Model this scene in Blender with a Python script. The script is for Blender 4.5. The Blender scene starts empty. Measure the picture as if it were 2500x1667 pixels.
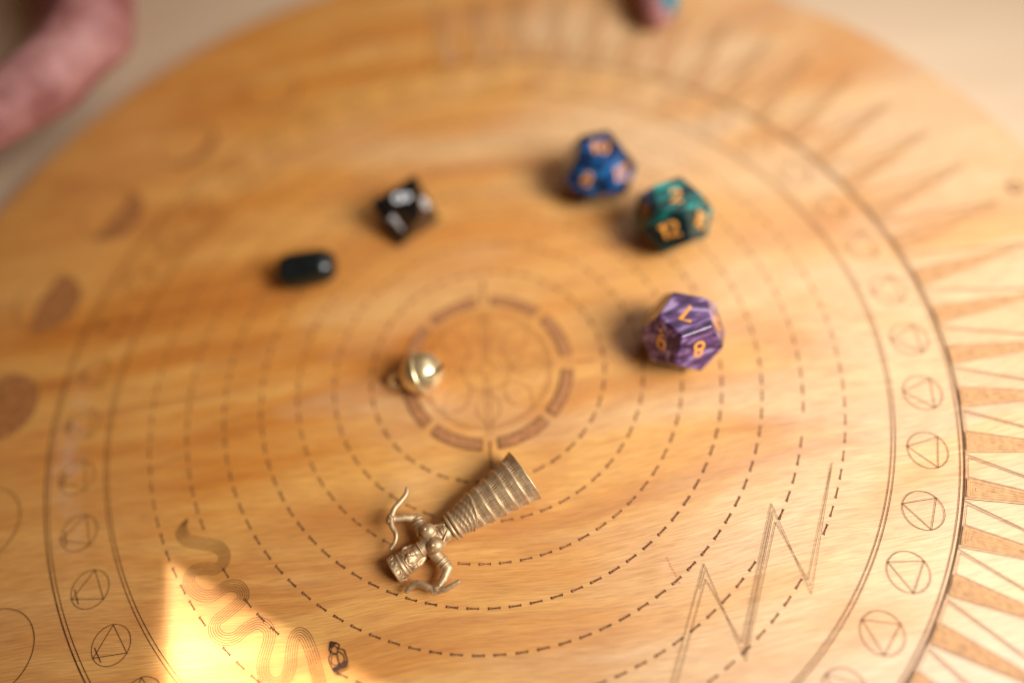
import bpy, bmesh, math, random
from math import sin, cos, pi, radians, sqrt
from mathutils import Vector, Matrix
random.seed(7)
S = bpy.context.scene
C = S.collection
MM = 0.001
U = 83.3                      # board unit: radius of the outermost dashed ring, in mm

# ------------------------------------------------------------------ camera
CR = Vector((0.98564, -0.14693, -0.08317)); CF = Vector((0.0, 0.49263, -0.87024))
CR = (CR - CF * CR.dot(CF)).normalized(); CU = CR.cross(CF)
CAM = Vector((7.14, -87.36, 166.0))
cam = bpy.data.cameras.new('camera'); camo = bpy.data.objects.new('camera', cam); C.objects.link(camo)
m = Matrix((CR, CU, -CF)).transposed().to_4x4(); m.translation = CAM * MM
camo.matrix_world = m
cam.sensor_width = 36; cam.lens = 27; cam.clip_start = 0.005; cam.clip_end = 10
cam.dof.use_dof = True; cam.dof.focus_distance = 0.1625; cam.dof.aperture_fstop = 1.85
cam.dof.aperture_blades = 0
S.camera = camo

# ------------------------------------------------------------------ light
w = bpy.data.worlds.new('World'); S.world = w; w.use_nodes = True
bg = w.node_tree.nodes['Background']; bg.inputs[0].default_value = (1.0, 0.50, 0.22, 1); bg.inputs[1].default_value = 0.10

def area(name, loc, target, sx, sy, power, col, spread=180, xdir=None):
    l = bpy.data.lights.new(name, 'AREA'); l.shape = 'RECTANGLE'; l.size = sx; l.size_y = sy
    l.energy = power; l.color = col; l.spread = radians(spread)
    o = bpy.data.objects.new(name, l); C.objects.link(o)
    z = (Vector(loc) - Vector(target)).normalized()
    x = Vector(xdir) if xdir else Vector((0, 0, 1)).cross(z)
    x = (x - z * x.dot(z)).normalized(); y = z.cross(x)
    mm = Matrix((x, y, z)).transposed().to_4x4(); mm.translation = loc
    o.matrix_world = mm
    return o
area('window_light', (0.30, -0.165, 0.31), (0.075, 0.015, 0.0), 0.22, 0.22, 0.73, (0.98, 0.945, 0.89), 72)
area('sheen_fill_light', (0.27, 0.19, 0.37), (0.06, 0.02, 0.0), 0.34, 0.26, 0.14, (1.0, 0.95, 0.88), 110)  # unseen fill lamp, added for sheen on the right-hand wood
# low sun slipping past a blind: a nearly parallel warm beam that ends in a corner on the board
SUNC = Vector((-76.3, -33.7, 0)) * MM
e1 = Vector((2.0, -25.0, 0)).normalized(); e2 = Vector((45, -32, 0)).normalized()
bis = (e1 + e2).normalized()
cel = sqrt(max(0.05, e1.dot(e2))) / e1.dot(bis)
sd = Vector((-bis.x * cel, -bis.y * cel, sqrt(1 - cel * cel)))          # towards the sun
def sunbeam(name, power, spread, off, dist=0.24, ext=0.085):
    a = e1 - sd * e1.dot(sd); b = e2 - sd * e2.dot(sd)
    sx, sy = a.length * ext, b.length * ext
    c = SUNC + e1 * off + sd * dist + a * ext / 2 + b * ext / 2
    return area(name, c, c - sd, sx, sy, power, (1.0, 0.92, 0.76), spread, a)
for k in range(3): sunbeam('sunbeam', 0.034, (0.9, 1.8, 2.8)[k], 0.001 + 0.008 * k)

S.view_settings.view_transform = 'Standard'; S.view_settings.look = 'None'
S.view_settings.exposure = 0.0; S.view_settings.gamma = 1.0
S.cycles.max_bounces = 8

# ------------------------------------------------------------------ material helpers
def nmat(name):
    M = bpy.data.materials.new(name); M.use_nodes = True
    nt = M.node_tree; b = nt.nodes['Principled BSDF']
    return M, nt, b
def N(nt, t, **k):
    n = nt.nodes.new(t)
    for a, v in k.items():
        if a in n.inputs.keys(): n.inputs[a].default_value = v
        else: setattr(n, a, v)
    return n
def ramp(nt, fac, stops, interp='LINEAR'):
    r = nt.nodes.new('ShaderNodeValToRGB'); r.color_ramp.interpolation = interp
    while len(r.color_ramp.elements) > 1: r.color_ramp.elements.remove(r.color_ramp.elements[0])
    for i, (p, c) in enumerate(stops):
        e = r.color_ramp.elements[0] if i == 0 else r.color_ramp.elements.new(p)
        e.position = p; e.color = (c[0], c[1], c[2], 1) if len(c) > 2 else (c[0],) * 3 + (1,)
    nt.links.new(fac, r.inputs[0]); return r.outputs[0]
def math_(nt, op, a, b=None, c=None, clamp=False):
    n = nt.nodes.new('ShaderNodeMath'); n.operation = op; n.use_clamp = clamp
    for i, v in enumerate((a, b, c)):
        if v is None: continue
        if isinstance(v, (int, float)): n.inputs[i].default_value = v
        else: nt.links.new(v, n.inputs[i])
    return n.outputs[0]
def mix(nt, fac, a, b, mode='MIX'):
    n = nt.nodes.new('ShaderNodeMix'); n.data_type = 'RGBA'; n.blend_type = mode
    for i, v in ((0, fac), (6, a), (7, b)):
        if isinstance(v, (int, float)): n.inputs[i].default_value = v
        elif isinstance(v, tuple): n.inputs[i].default_value = (*v, 1)
        else: nt.links.new(v, n.inputs[i])
    return n.outputs[2]
def coords(nt, scale=(1, 1, 1), rot=(0, 0, 0), loc=(0, 0, 0), src='Object'):
    t = nt.nodes.new('ShaderNodeTexCoord'); mp = nt.nodes.new('ShaderNodeMapping')
    mp.inputs['Scale'].default_value = scale; mp.inputs['Rotation'].default_value = rot; mp.inputs['Location'].default_value = loc
    nt.links.new(t.outputs[src], mp.inputs[0]); return mp.outputs[0]
def noise(nt, vec, scale, detail=4, rough=0.5, dist=0.0):
    n = N(nt, 'ShaderNodeTexNoise', Scale=scale, Detail=detail, Roughness=rough, Distortion=dist)
    nt.links.new(vec, n.inputs['Vector']); return n.outputs['Fac']
def bump(nt, b, h, strength, dist):
    n = N(nt, 'ShaderNodeBump', Strength=strength, Distance=dist)
    nt.links.new(h, n.inputs['Height']); nt.links.new(n.outputs[0], b.inputs['Normal'])

def wood_mat():
    M, nt, b = nmat('birch_veneer')
    rot = (0, 0, radians(-2.5))
    # everything rides on gently warped coordinates, so the figure wanders like rotary-cut veneer
    warp = noise(nt, globals()['coords'](nt, (7, 10, 1)), 1.0, 1.5, 0.5)
    cmb = nt.nodes.new('ShaderNodeCombineXYZ'); nt.links.new(math_(nt, 'MULTIPLY_ADD', warp, 0.030, -0.015), cmb.inputs[1])
    tcw = nt.nodes.new('ShaderNodeTexCoord'); vadd = nt.nodes.new('ShaderNodeVectorMath'); vadd.operation = 'ADD'
    nt.links.new(tcw.outputs['Object'], vadd.inputs[0]); nt.links.new(cmb.outputs[0], vadd.inputs[1])
    def coords(nt, scale=(1, 1, 1), rot=(0, 0, 0), loc=(0, 0, 0)):
        mp = nt.nodes.new('ShaderNodeMapping'); nt.links.new(vadd.outputs[0], mp.inputs[0])
        mp.inputs['Scale'].default_value = scale; mp.inputs['Rotation'].default_value = rot; mp.inputs['Location'].default_value = loc
        return mp.outputs[0]
    # growth figure: contour bands of a smooth field drawn out along the grain
    f1 = noise(nt, coords(nt, (7, 26, 1), rot), 1.0, 3, 0.5, 0.35)
    band = math_(nt, 'SINE', math_(nt, 'MULTIPLY', f1, 44.0))
    band = math_(nt, 'MULTIPLY_ADD', band, 0.5, 0.5)
    band = math_(nt, 'POWER', band, 2.2)
    f2 = noise(nt, coords(nt, (9, 70, 1), rot, (3, 1, 0)), 1.0, 5, 0.62, 0.3)
    patch = noise(nt, coords(nt, (16, 26, 1), rot, (9, 4, 0)), 1.0, 3, 0.55, 0.4)
    fine = noise(nt, coords(nt, (170, 3300, 1), rot), 1.0, 3, 0.6)
    fib = noise(nt, coords(nt, (50, 900, 1), rot, (1, 7, 0)), 1.0, 4, 0.6)
    col = ramp(nt, f2, [(0.28, (0.47, 0.130, 0.012)), (0.43, (0.66, 0.255, 0.037)), (0.60, (0.79, 0.405, 0.100))])
    pm = math_(nt, 'MULTIPLY', ramp(nt, patch, [(0.38, (0, 0, 0)), (0.66, (1, 1, 1))]), 0.75)
    col = mix(nt, math_(nt, 'MULTIPLY', band, pm), col, (0.50, 0.17, 0.026))
    st = noise(nt, coords(nt, (5, 62, 1), rot, (6, 2, 0)), 1.0, 3, 0.5, 0.9)
    st = math_(nt, 'SUBTRACT', 1.0, math_(nt, 'DIVIDE', math_(nt, 'ABSOLUTE', math_(nt, 'SUBTRACT', st, 0.50)), 0.035), clamp=True)
    st = math_(nt, 'MULTIPLY', st, ramp(nt, noise(nt, coords(nt, (8, 14, 1), rot, (1, 9, 0)), 1.0, 2), [(0.42, (0,)), (0.6, (0.6,))]))
    col = mix(nt, st, col, (0.46, 0.135, 0.018))
    big = noise(nt, coords(nt, (9, 11, 1), rot, (2, 6, 0)), 1.0, 2, 0.5)
    col = mix(nt, ramp(nt, big, [(0.4, (0.0,)), (0.68, (0.42,))]), col, (0.76, 0.46, 0.19))
    # pale sapwood ragged along the grain, plus window sheen painted paler to the right
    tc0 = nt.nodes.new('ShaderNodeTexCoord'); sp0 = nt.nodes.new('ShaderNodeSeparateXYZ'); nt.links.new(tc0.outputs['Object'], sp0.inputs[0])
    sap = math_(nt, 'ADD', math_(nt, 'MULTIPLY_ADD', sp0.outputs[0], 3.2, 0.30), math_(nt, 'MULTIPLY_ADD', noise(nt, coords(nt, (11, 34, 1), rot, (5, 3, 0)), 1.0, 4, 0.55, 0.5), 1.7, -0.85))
    sap_sheen_m = math_(nt, 'MULTIPLY', ramp(nt, sap, [(0.25, (0,)), (0.8, (1,))]), 0.72)
    col = mix(nt, sap_sheen_m, col, (0.80, 0.61, 0.385))
    con = math_(nt, 'POWER', math_(nt, 'MULTIPLY_ADD', math_(nt, 'SINE', math_(nt, 'MULTIPLY', sap, 17.0)), 0.5, 0.5), 4.0)
    col = mix(nt, math_(nt, 'MULTIPLY', con, 0.17), col, (0.60, 0.25, 0.045))
    col = mix(nt, ramp(nt, fib, [(0.36, (0.15,)), (0.56, (0.0,))]), col, (0.40, 0.15, 0.035))
    col = mix(nt, ramp(nt, fine, [(0.36, (0.42,)), (0.58, (0.0,))]), col, (0.33, 0.13, 0.04))
    # dry pale scuff on the varnish, along the symbol band
    tc = nt.nodes.new('ShaderNodeTexCoord'); sp = nt.nodes.new('ShaderNodeSeparateXYZ'); nt.links.new(tc.outputs['Object'], sp.inputs[0])
    rr = math_(nt, 'SQRT', math_(nt, 'ADD', math_(nt, 'MULTIPLY', sp.outputs[0], sp.outputs[0]), math_(nt, 'MULTIPLY', sp.outputs[1], sp.outputs[1])))
    dr = math_(nt, 'ABSOLUTE', math_(nt, 'SUBTRACT', rr, 0.1035))
    wob = noise(nt, coords(nt, (160, 160, 1)), 1.0, 4, 0.65, 0.6)
    band2 = math_(nt, 'SUBTRACT', 1.0, math_(nt, 'DIVIDE', dr, 0.0055), clamp=True)
    yy = math_(nt, 'SUBTRACT', 1.0, math_(nt, 'DIVIDE', math_(nt, 'ABSOLUTE', math_(nt, 'ADD', sp.outputs[1], 0.006)), 0.030), clamp=True)
    xx = math_(nt, 'LESS_THAN', sp.outputs[0], 0.0)
    sm = math_(nt, 'MULTIPLY', math_(nt, 'MULTIPLY', band2, yy), xx)
    sm = math_(nt, 'MULTIPLY', math_(nt, 'MULTIPLY', sm, ramp(nt, wob, [(0.42, (0,)), (0.62, (1,))])), 0.55)
    col = mix(nt, sm, col, (0.62, 0.45, 0.36))
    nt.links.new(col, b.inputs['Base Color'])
    rg = math_(nt, 'MULTIPLY_ADD', fib, 0.22, 0.32)
    nt.links.new(rg, b.inputs['Roughness'])
    b.inputs['Specular IOR Level'].default_value = 0.7
    b.inputs['Coat Weight'].default_value = 0.4; b.inputs['Coat Roughness'].default_value = 0.42; b.inputs['Coat IOR'].default_value = 1.6
    h = math_(nt, 'ADD', math_(nt, 'MULTIPLY', fine, 0.6), math_(nt, 'MULTIPLY', fib, 0.5))
    bump(nt, b, h, 0.45, 0.0002)
    return M
def flat(name, col, rough=0.6, spec=0.3, var=0.0, vs=300):
    M, nt, b = nmat(name)
    if var:
        f = noise(nt, coords(nt), vs, 3)
        c2 = tuple(min(1, x * (1 + var)) for x in col); c1 = tuple(x * (1 - var) for x in col)
        nt.links.new(ramp(nt, f, [(0.35, c1), (0.65, c2)]), b.inputs['Base Color'])
    else: b.inputs['Base Color'].default_value = (*col, 1)
    b.inputs['Roughness'].default_value = rough; b.inputs['Specular IOR Level'].default_value = spec
    return M
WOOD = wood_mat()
BURN = flat('burnt_line', (0.105, 0.040, 0.017), 0.75, 0.15, 0.45, 900)
BURNL = flat('light_burnt_line', (0.36, 0.155, 0.055), 0.75, 0.15, 0.45, 900)
BURND = flat('deep_burnt_line', (0.06, 0.024, 0.014), 0.7, 0.2, 0.3, 900)
TINT = flat('lightly_scorched_wood', (0.58, 0.325, 0.15), 0.6, 0.3, 0.12, 900)
BURNP = flat('pale_burnt_line', (0.46, 0.21, 0.08), 0.75, 0.15, 0.35, 900)
SCORCH = flat('scorched_fill', (0.45, 0.20, 0.08), 0.7, 0.2, 0.25, 1500)
MOONF = flat('dark_scorched_fill', (0.35, 0.14, 0.045), 0.7, 0.2, 0.25, 700)
PENCIL = flat('red_pencil', (0.55, 0.12, 0.09), 0.8, 0.1, 0.3, 2500)

# ------------------------------------------------------------------ mesh helpers
def link(name, me, mat=None, parent=None, loc=(0, 0, 0)):
    o = bpy.data.objects.new(name, me); C.objects.link(o); o.location = loc
    if mat: me.materials.append(mat)
    if parent: o.parent = parent
    return o
def mesh(name, verts, faces, mat=None, parent=None, origin=Vector((0, 0, 0)), smooth=False, mats=None, fm=None):
    """verts in board millimetres; origin (mm) of the thing they belong to"""
    me = bpy.data.meshes.new(name)
    me.from_pydata([(Vector(v) - origin) * MM for v in verts], [], faces)
    if smooth: me.polygons.foreach_set('use_smooth', [True] * len(me.polygons))
    me.update()
    o = link(name, me, None, parent)
    for mt in (mats or [mat]): me.materials.append(mt)
    if fm: me.polygons.foreach_set('material_index', fm)
    return o
def root(name, origin, label, cat, group=None):
    o = bpy.data.objects.new(name, None); C.objects.link(o); o.location = Vector(origin) * MM
    o.empty_display_size = 0.01; o['label'] = label; o['category'] = cat
    if group: o['group'] = group
    return o

class Strokes:
    """thin engraved strokes laid on the board, each a hair above the last"""
    z = 0.010
    def __init__(s): s.v = []; s.f = []; s.m = []
    @classmethod
    def nextz(c): c.z += 0.00008; return c.z
    def line(s, pts, width=0.17, closed=False, mi=0, scale=U, jitter=0.0):
        z = Strokes.nextz()
        P = [Vector((p[0] * scale, p[1] * scale)) for p in pts]; n = len(P)
        if n < 2: return
        L = []; R = []
        for i in range(n):
            a = P[i - 1] if (i > 0 or closed) else None
            b = P[(i + 1) % n] if (i < n - 1 or closed) else None
            d1 = (P[i] - a).normalized() if a is not None else None
            d2 = (b - P[i]).normalized() if b is not None else None
            d = (d1 or d2) if (d1 is None or d2 is None) else (d1 + d2)
            if d.length < 1e-6: d = d1
            d.normalize(); nn = Vector((-d.y, d.x))
            k = 1.0
            if d1 is not None and d2 is not None: k = 1 / max(0.35, nn.dot(Vector((-d1.y, d1.x))))
            hw = width / 2 * min(k, 2.5) * (1 + random.uniform(-jitter, jitter))
            L.append(P[i] + nn * hw); R.append(P[i] - nn * hw)
        o = len(s.v)
        for l, r in zip(L, R): s.v += [(l.x, l.y, z), (r.x, r.y, z)]
        for i in range(n - 1 + (1 if closed else 0)):
            a = o + 2 * i; b = o + 2 * ((i + 1) % n)
            s.f.append((a, a + 1, b + 1, b)); s.m.append(mi)
    def poly(s, pts, mi=0, scale=U):
        z = Strokes.nextz(); o = len(s.v)
        s.v += [(p[0] * scale, p[1] * scale, z) for p in pts]
        s.f.append(tuple(range(o, o + len(pts)))); s.m.append(mi)
    def build(s, name, mats, parent):
        me = bpy.data.meshes.new(name)
        me.from_pydata([Vector(v) * MM for v in s.v], [], s.f)
        for mt in mats: me.materials.append(mt)
        me.polygons.foreach_set('material_index', s.m)
        bm = bmesh.new(); bm.from_mesh(me); bmesh.ops.triangulate(bm, faces=[f for f in bm.faces if len(f.verts) > 4])
        for f in bm.faces:
            f.normal_update()
            if f.normal.z < 0: f.normal_flip()
        bm.to_mesh(me); bm.free()
        return link(name, me, None, parent)
def pl(r, a): return (r * cos(radians(a)), r * sin(radians(a)))
def arc(r, a0, a1, n): return [pl(r, a0 + (a1 - a0) * i / n) for i in range(n + 1)]
def circ(cx, cy, r, n=40): return [(cx + r * cos(2 * pi * i / n), cy + r * sin(2 * pi * i / n)) for i in range(n)]
def catmull(P, n=6, closed=False):
    P = [Vector(p) for p in P]; out = []; L = len(P)
    for i in range(L if closed else L - 1):
        g = lambda k: P[k % L] if closed else P[max(0, min(L - 1, k))]
        a, b, c, d = g(i - 1), g(i), g(i + 1), g(i + 2)
        for j in range(n):
            t = j / n
            out.append(0.5 * ((2 * b) + (c - a) * t + (2 * a - 5 * b + 4 * c - d) * t * t + (3 * b - a - 3 * c + d) * t ** 3))
    if not closed: out.append(P[-1])
    return out

# ------------------------------------------------------------------ the table under the board
BT = 9.0                      # board thickness
def table():
    M, nt, b = nmat('table_laminate')
    f = noise(nt, coords(nt, (6, 30, 1), (0, 0, radians(12))), 1.0, 4, 0.6)
    nt.links.new(ramp(nt, f, [(0.3, (0.62, 0.46, 0.31)), (0.7, (0.69, 0.53, 0.37))]), b.inputs['Base Color'])
    b.inputs['Roughness'].default_value = 0.42
    v = [(-700, -500, -BT), (700, -500, -BT), (700, 700, -BT), (-700, 700, -BT)]
    v += [(x, y, -BT - 25) for x, y, z in v]
    o = mesh('table_top', v, [(0, 1, 2, 3), (7, 6, 5, 4), (0, 4, 5, 1), (1, 5, 6, 2), (2, 6, 7, 3), (3, 7, 4, 0)], M)
    o['kind'] = 'structure'; o['label'] = 'pale beige table top under the round board'
table()

# ------------------------------------------------------------------ the board
board = root('round_board', (0, 0, -BT), 'round birch plywood board engraved with rings, moons, rays and symbols, on the beige table', 'board')
BO = Vector((0, 0, -BT))
def lathe(prof, n=64):
    """prof: list of (r, z); returns verts, faces about the z axis"""
    v = []; f = []
    for r, z in prof:
        for i in range(n): v.append((r * cos(2 * pi * i / n), r * sin(2 * pi * i / n), z))
    for k in range(len(prof) - 1):
        for i in range(n):
            a = k * n + i; b = k * n + (i + 1) % n
            f.append((a, b, b + n, a + n))
    return v, f
RIM = 1.896 * U
def board_panel():
    prof = [(RIM - 1.2, -BT), (RIM - 0.3, -BT + 0.5), (RIM, -BT + 1.5), (RIM, -1.3), (RIM - 0.45, -0.4), (RIM - 1.3, 0)]
    v, f = lathe(prof, 256)
    n = 256; f.append(tuple(range(5 * n, 6 * n))); f.append(tuple(reversed(range(n))))
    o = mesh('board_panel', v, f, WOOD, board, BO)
board_panel()
def bstroke(s, name, mats):
    o = s.build(name, mats, board); o.location = (0, 0, BT * MM); return o

# seven dashed rings
RINGS = [(1.0, 118, -34.9), (0.8905, 105, -35.4), (0.781, 92, -36.5), (0.6715, 79, -36.8), (0.562, 66, -87.2), (0.4525, 53, -83.9), (0.343, 40, -64.1)]
GAPS = {0: [(-45.8, -39.3), (-142.6, -140.2)], 1: [(-47.5, -40.5), (-157.0, -150.6), (-147, -143), (-133.0, -124), (-22.7, -21)], 2: []}
for k, (r, n, ph) in enumerate(RINGS):
    s = Strokes()
    for i in range(n):
        a = ph + 360.0 * i / n; aa = (a + 180) % 360 - 180
        if any(g0 < aa < g1 for g0, g1 in GAPS.get(k, [])): continue
        h = 180 / n * 0.53; j = random.uniform(-0.04, 0.04) * h
        hw = 0.24 / U
        s.line(arc(r, a - h + j, a + h + j, 2), 0.37, mi=0)
        # laser path: two slightly crossing passes and burnt ends
        q = random.uniform(-0.5, 0.5) * hw
        s.line([pl(r + hw, a - h + j), pl(r + q, a + j), pl(r - hw * .6, a + h + j)], 0.12, mi=1)
        s.line([pl(r - hw, a - h + j), pl(r + q, a + j), pl(r + hw * .6, a + h + j)], 0.12, mi=1)
        for e in (-1, 1): s.line([pl(r - 1.1 * hw, a + e * h + j), pl(r + 1.1 * hw, a + e * h + j)], 0.22, mi=1)
    bstroke(s, 'dashed_ring', [BURNP, BURN] if k in (4, 5) else [BURNL, BURND])

# solid rings
for r, wd, mt in ((1.118, .15, BURN), (1.1275, .15, BURN), (1.287, .16, BURN), (1.2975, .27, BURN)):
    s = Strokes(); s.line(arc(r, 0, 360, 360)[:-1], wd, closed=True); bstroke(s, 'solid_ring', [mt])

# element symbols in the band
for i in range(45):
    a = -22.3 + 8 * i; aa = (a + 180) % 360 - 180
    s = Strokes(); cx, cy = pl(1.208, a)
    right = -100 < aa < 80
    s.line(circ(cx, cy, 0.0505, 48), 0.13, closed=True)
    d = 180 if right else 0
    tri = []
    for t in (0, 120, 240):
        x, y = 0.050 * cos(radians(d + t)), 0.050 * sin(radians(d + t))
        ca, sa = cos(radians(a)), sin(radians(a)); tri.append((cx + x * ca - y * sa, cy + x * sa + y * ca))
    for t in range(3): s.line([tri[t], tri[(t + 1) % 3]], 0.13)
    for t in tri: s.line([(t[0] - .002, t[1]), (t[0] + .002, t[1])], 0.3)
    if not right: s.line([pl(1.245, a - 1.0), pl(1.246, a + 1.0)], 0.2)
    bstroke(s, 'element_symbol', [BURN])

# rays outside the rings: every ray is one slim triangle, half plain, half filled with nested outlines
for i in range(63):
    c0 = -24.69 + 360 / 63 * i; aa = (c0 + 180) % 360 - 180
    if not (-110 < aa < 92): continue
    s = Strokes(); ap = pl(1.675, c0 - 0.10)
    s.line([pl(1.2995, c0 + 2.75), ap], 0.13); s.line([pl(1.2995, c0 - 2.73), ap], 0.13)
    s.line([pl(1.306, c0 + 2.38), pl(1.306, c0), pl(1.67, c0 - 0.17)], 0.10)
    s.line([pl(1.306, c0 + 2.38), pl(1.66, c0 - .05)], 0.10)
    mid = c0 - 1.29
    s.poly([pl(1.303, mid + 1.15), pl(1.303, mid - 1.2), pl(1.64, c0 - 0.17)], 2)
    for k in range(5):
        hb = (1.12, 0.77, 0.49, 0.21, 0)[k]; rb = (1.3055, 1.311, 1.317, 1.323, 0)[k]
        if not hb: break
        ln = (0.31, 0.215, 0.132, 0.056)[k]; rt = rb + ln
        at = mid + (rt - 1.306) * 3.55
        s.line([pl(rt, at), pl(rb, mid + hb), pl(rb, mid - hb), pl(rt, at)], 0.11, mi=1)
    bstroke(s, 'ray', [BURN, BURNL, TINT])

# moons on the other side
def moon(a, ph):
    s = Strokes(); cx, cy = pl(1.475, a); R = 0.108
    s.line(circ(cx, cy, R, 64), 0.17, closed=True)
    if ph:
        u = Vector(pl(1, a)); t = Vector(pl(1, a + 90)); pts = []
        for k in range(25):
            q = -pi / 2 + pi * k / 24; pts.append(Vector((cx, cy)) - u * R * cos(q) * 0.97 + t * R * sin(q) * 0.97)
        for k in range(23, 0, -1):
            q = -pi / 2 + pi * k / 24; pts.append(Vector((cx, cy)) - u * R * cos(q) * (1 - 2 * ph) * .97 + t * R * sin(q) * 0.97)
        s.poly([tuple(p) for p in pts], 1)
    bstroke(s, 'moon_symbol', [BURN, MOONF])
for a, ph in ((-157.4, 0), (-171.6, 0), (174.0, .88), (159.6, .62), (145.0, .42), (130.6, .18), (116.2, .08), (101.8, .0)):
    moon(a, ph)
s = Strokes(); s.line(circ(*pl(1.75, 10.5), 0.02, 24), 0.5, closed=True); bstroke(s, 'drill_mark', [BURN])

# centre: eight ring segments and a rosette
OFF = -5.2
for k in range(8):
    a0 = OFF + 45 * k; g0 = 5.8 if k % 2 == 0 else 3.6; g1 = 3.6 if k % 2 == 0 else 5.8
    s = Strokes(); A, B = a0 + g0, a0 + 45 - g1
    o_ = arc(0.2515, A, B, 16); i_ = arc(0.219, A, B, 16)
    for q in range(16): s.poly([o_[q], o_[q + 1], i_[q + 1], i_[q]], 1)
    for hh in range(3): s.line(arc(0.226 + 0.009 * hh, A + .8, B - .8, 16), 0.12, mi=0)
    s.line(o_ + i_[::-1], 0.26, closed=True, mi=0)
    bstroke(s, 'ring_segment', [BURN, SCORCH])
s = Strokes()
for r in (0.182, 0.190): s.line(circ(0, 0, r, 96), 0.12, closed=True)
for r in (0.070, 0.020): s.line(circ(0, 0, r, 60), 0.12, closed=True)
for k in range(8):
    a = OFF + 45 * k
    for e in (-1, 1):
        P = [pl(0.07, a)] + [(Vector(pl(0.07 + 0.112 * t, a)) + Vector(pl(0.034 * sin(pi * t) * e, a + 90))) for t in (.2, .4, .6, .8)] + [pl(0.182, a)]
        s.line([tuple(p) for p in catmull(P, 5)], 0.13)
for k in range(4):
    a = OFF + 90 * k
    for e in (-1, 1):
        d = Vector(pl(0.007 * e, a + 90)); s.line([tuple(Vector(pl(0.02, a)) + d), tuple(Vector(pl(0.205, a)) + d)], 0.15)
    s.line([pl(0.225, a), pl(0.315, a)], 0.34)
bstroke(s, 'rosette', [BURNL])

# snaking water lines
WV = [(-.869, -.299), (-.881, -.318), (-.883, -.339), (-.870, -.357), (-.836, -.372), (-.791, -.387), (-.766, -.409), (-.765, -.435), (-.785, -.449),
      (-.814, -.443), (-.844, -.445), (-.857, -.461), (-.850, -.486), (-.823, -.511), (-.793, -.518), (-.771, -.508), (-.751, -.5), (-.725, -.505), (-.710, -.524),
      (-.713, -.54), (-.729, -.554), (-.757, -.571), (-.778, -.584), (-.784, -.602), (-.772, -.622), (-.749, -.633), (-.724, -.63), (-.702, -.615), (-.674, -.606),
      (-.652, -.615), (-.640, -.635), (-.643, -.658), (-.651, -.683), (-.657, -.713), (-.648, -.745), (-.622, -.757), (-.597, -.745), (-.587, -.719), (-.585, -.693), (-.581, -.668),
      (-.574, -.653), (-.562, -.649), (-.549, -.661), (-.538, -.686), (-.530, -.71), (-.523, -.739), (-.515, -.775), (-.508, -.82)]
s = Strokes(); cl = catmull([Vector(p) for p in WV], 5)
for k in range(6):
    off = (k - 2.5) * 0.0058; P = []
    for i, p in enumerate(cl):
        d = (cl[min(i + 1, len(cl) - 1)] - cl[max(i - 1, 0)]).normalized()
        tap = min(1, i / 8)
        P.append(tuple(p + Vector((-d.y, d.x)) * off * tap))
    s.line(P, 0.105)
bstroke(s, 'wave_engraving', [BURN])

# lightning zigzag; numbers are board units measured off the engraving
ZIG = [
     [(0.8661, -0.4466), (0.7055, -0.728), (0.6735, -0.575)] ,
     [(0.8661, -0.4466), (0.7021, -0.7608), (0.6772, -0.5276)] ,
     [(0.6772, -0.5276), (0.5061, -0.8422), (0.4617, -0.6846)] ,
     [(0.6728, -0.5478), (0.5023, -0.8664)] ,
     [(0.6736, -0.5542), (0.504, -0.8709)] ,
     [(0.6735, -0.575), (0.5035, -0.8824), (0.4671, -0.6477)] ,
     [(0.4671, -0.6477), (0.3074, -0.9253)] ,
     [(0.4645, -0.6657), (0.4401, -0.706)] ,
     [(0.4617, -0.6846), (0.3192, -0.9271)] ,
     [(0.7076, -0.7334), (0.7059, -0.7418)] ,
]
KN_ring = [(-0.4673, -0.703), (-0.4686, -0.7071), (-0.4719, -0.7097), (-0.4762, -0.7101), (-0.4805, -0.7084), (-0.4837, -0.7048), (-0.4848, -0.7004), (-0.4836, -0.6963), (-0.4804, -0.6936), (-0.476, -0.693), (-0.4717, -0.6947), (-0.4685, -0.6982)]
KN_o1 = [(-0.4692, -0.7082), (-0.4626, -0.7092), (-0.4546, -0.7182), (-0.4533, -0.7277), (-0.4602, -0.7351), (-0.4659, -0.7326), (-0.4696, -0.7205)]
KN_o2 = [(-0.4826, -0.7115), (-0.4711, -0.7141), (-0.4674, -0.7285), (-0.4685, -0.736), (-0.4768, -0.737), (-0.4849, -0.7304), (-0.4846, -0.722)]
KN_out = [(-0.485, -0.6814), (-0.4879, -0.6927), (-0.4897, -0.6987), (-0.4866, -0.7069), (-0.4902, -0.7157), (-0.4913, -0.7224), (-0.4875, -0.7346), (-0.4837, -0.7436), (-0.4782, -0.752), (-0.4624, -0.7477), (-0.4491, -0.7452), (-0.4454, -0.7359), (-0.4458, -0.7266), (-0.4494, -0.7144), (-0.4524, -0.7054), (-0.4647, -0.7003), (-0.4636, -0.6927), (-0.4684, -0.6872), (-0.4767, -0.6835)]
KN_f1 = [(-0.485, -0.6814), (-0.4799, -0.6806), (-0.4693, -0.6886), (-0.4769, -0.6913), (-0.4846, -0.6963), (-0.4875, -0.6951)]
KN_f2 = [(-0.4837, -0.7436), (-0.4795, -0.7412), (-0.4695, -0.739), (-0.4652, -0.7343), (-0.4595, -0.7375), (-0.4534, -0.7292), (-0.446, -0.7304), (-0.4464, -0.7403), (-0.4499, -0.7459), (-0.4781, -0.7513)]
RED = [(0.381, -0.616), (0.3854, -0.6386), (0.3931, -0.6634), (0.3968, -0.6873)]
s = Strokes()
for z in ZIG: s.line(z, 0.105)
bstroke(s, 'zigzag_engraving', [BURN])
s = Strokes()
s.line(KN_ring, 0.2, closed=True)
for k in (KN_o1, KN_o2): s.line([tuple(p) for p in catmull([Vector(q) for q in k], 4, True)], 0.2, closed=True)
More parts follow.
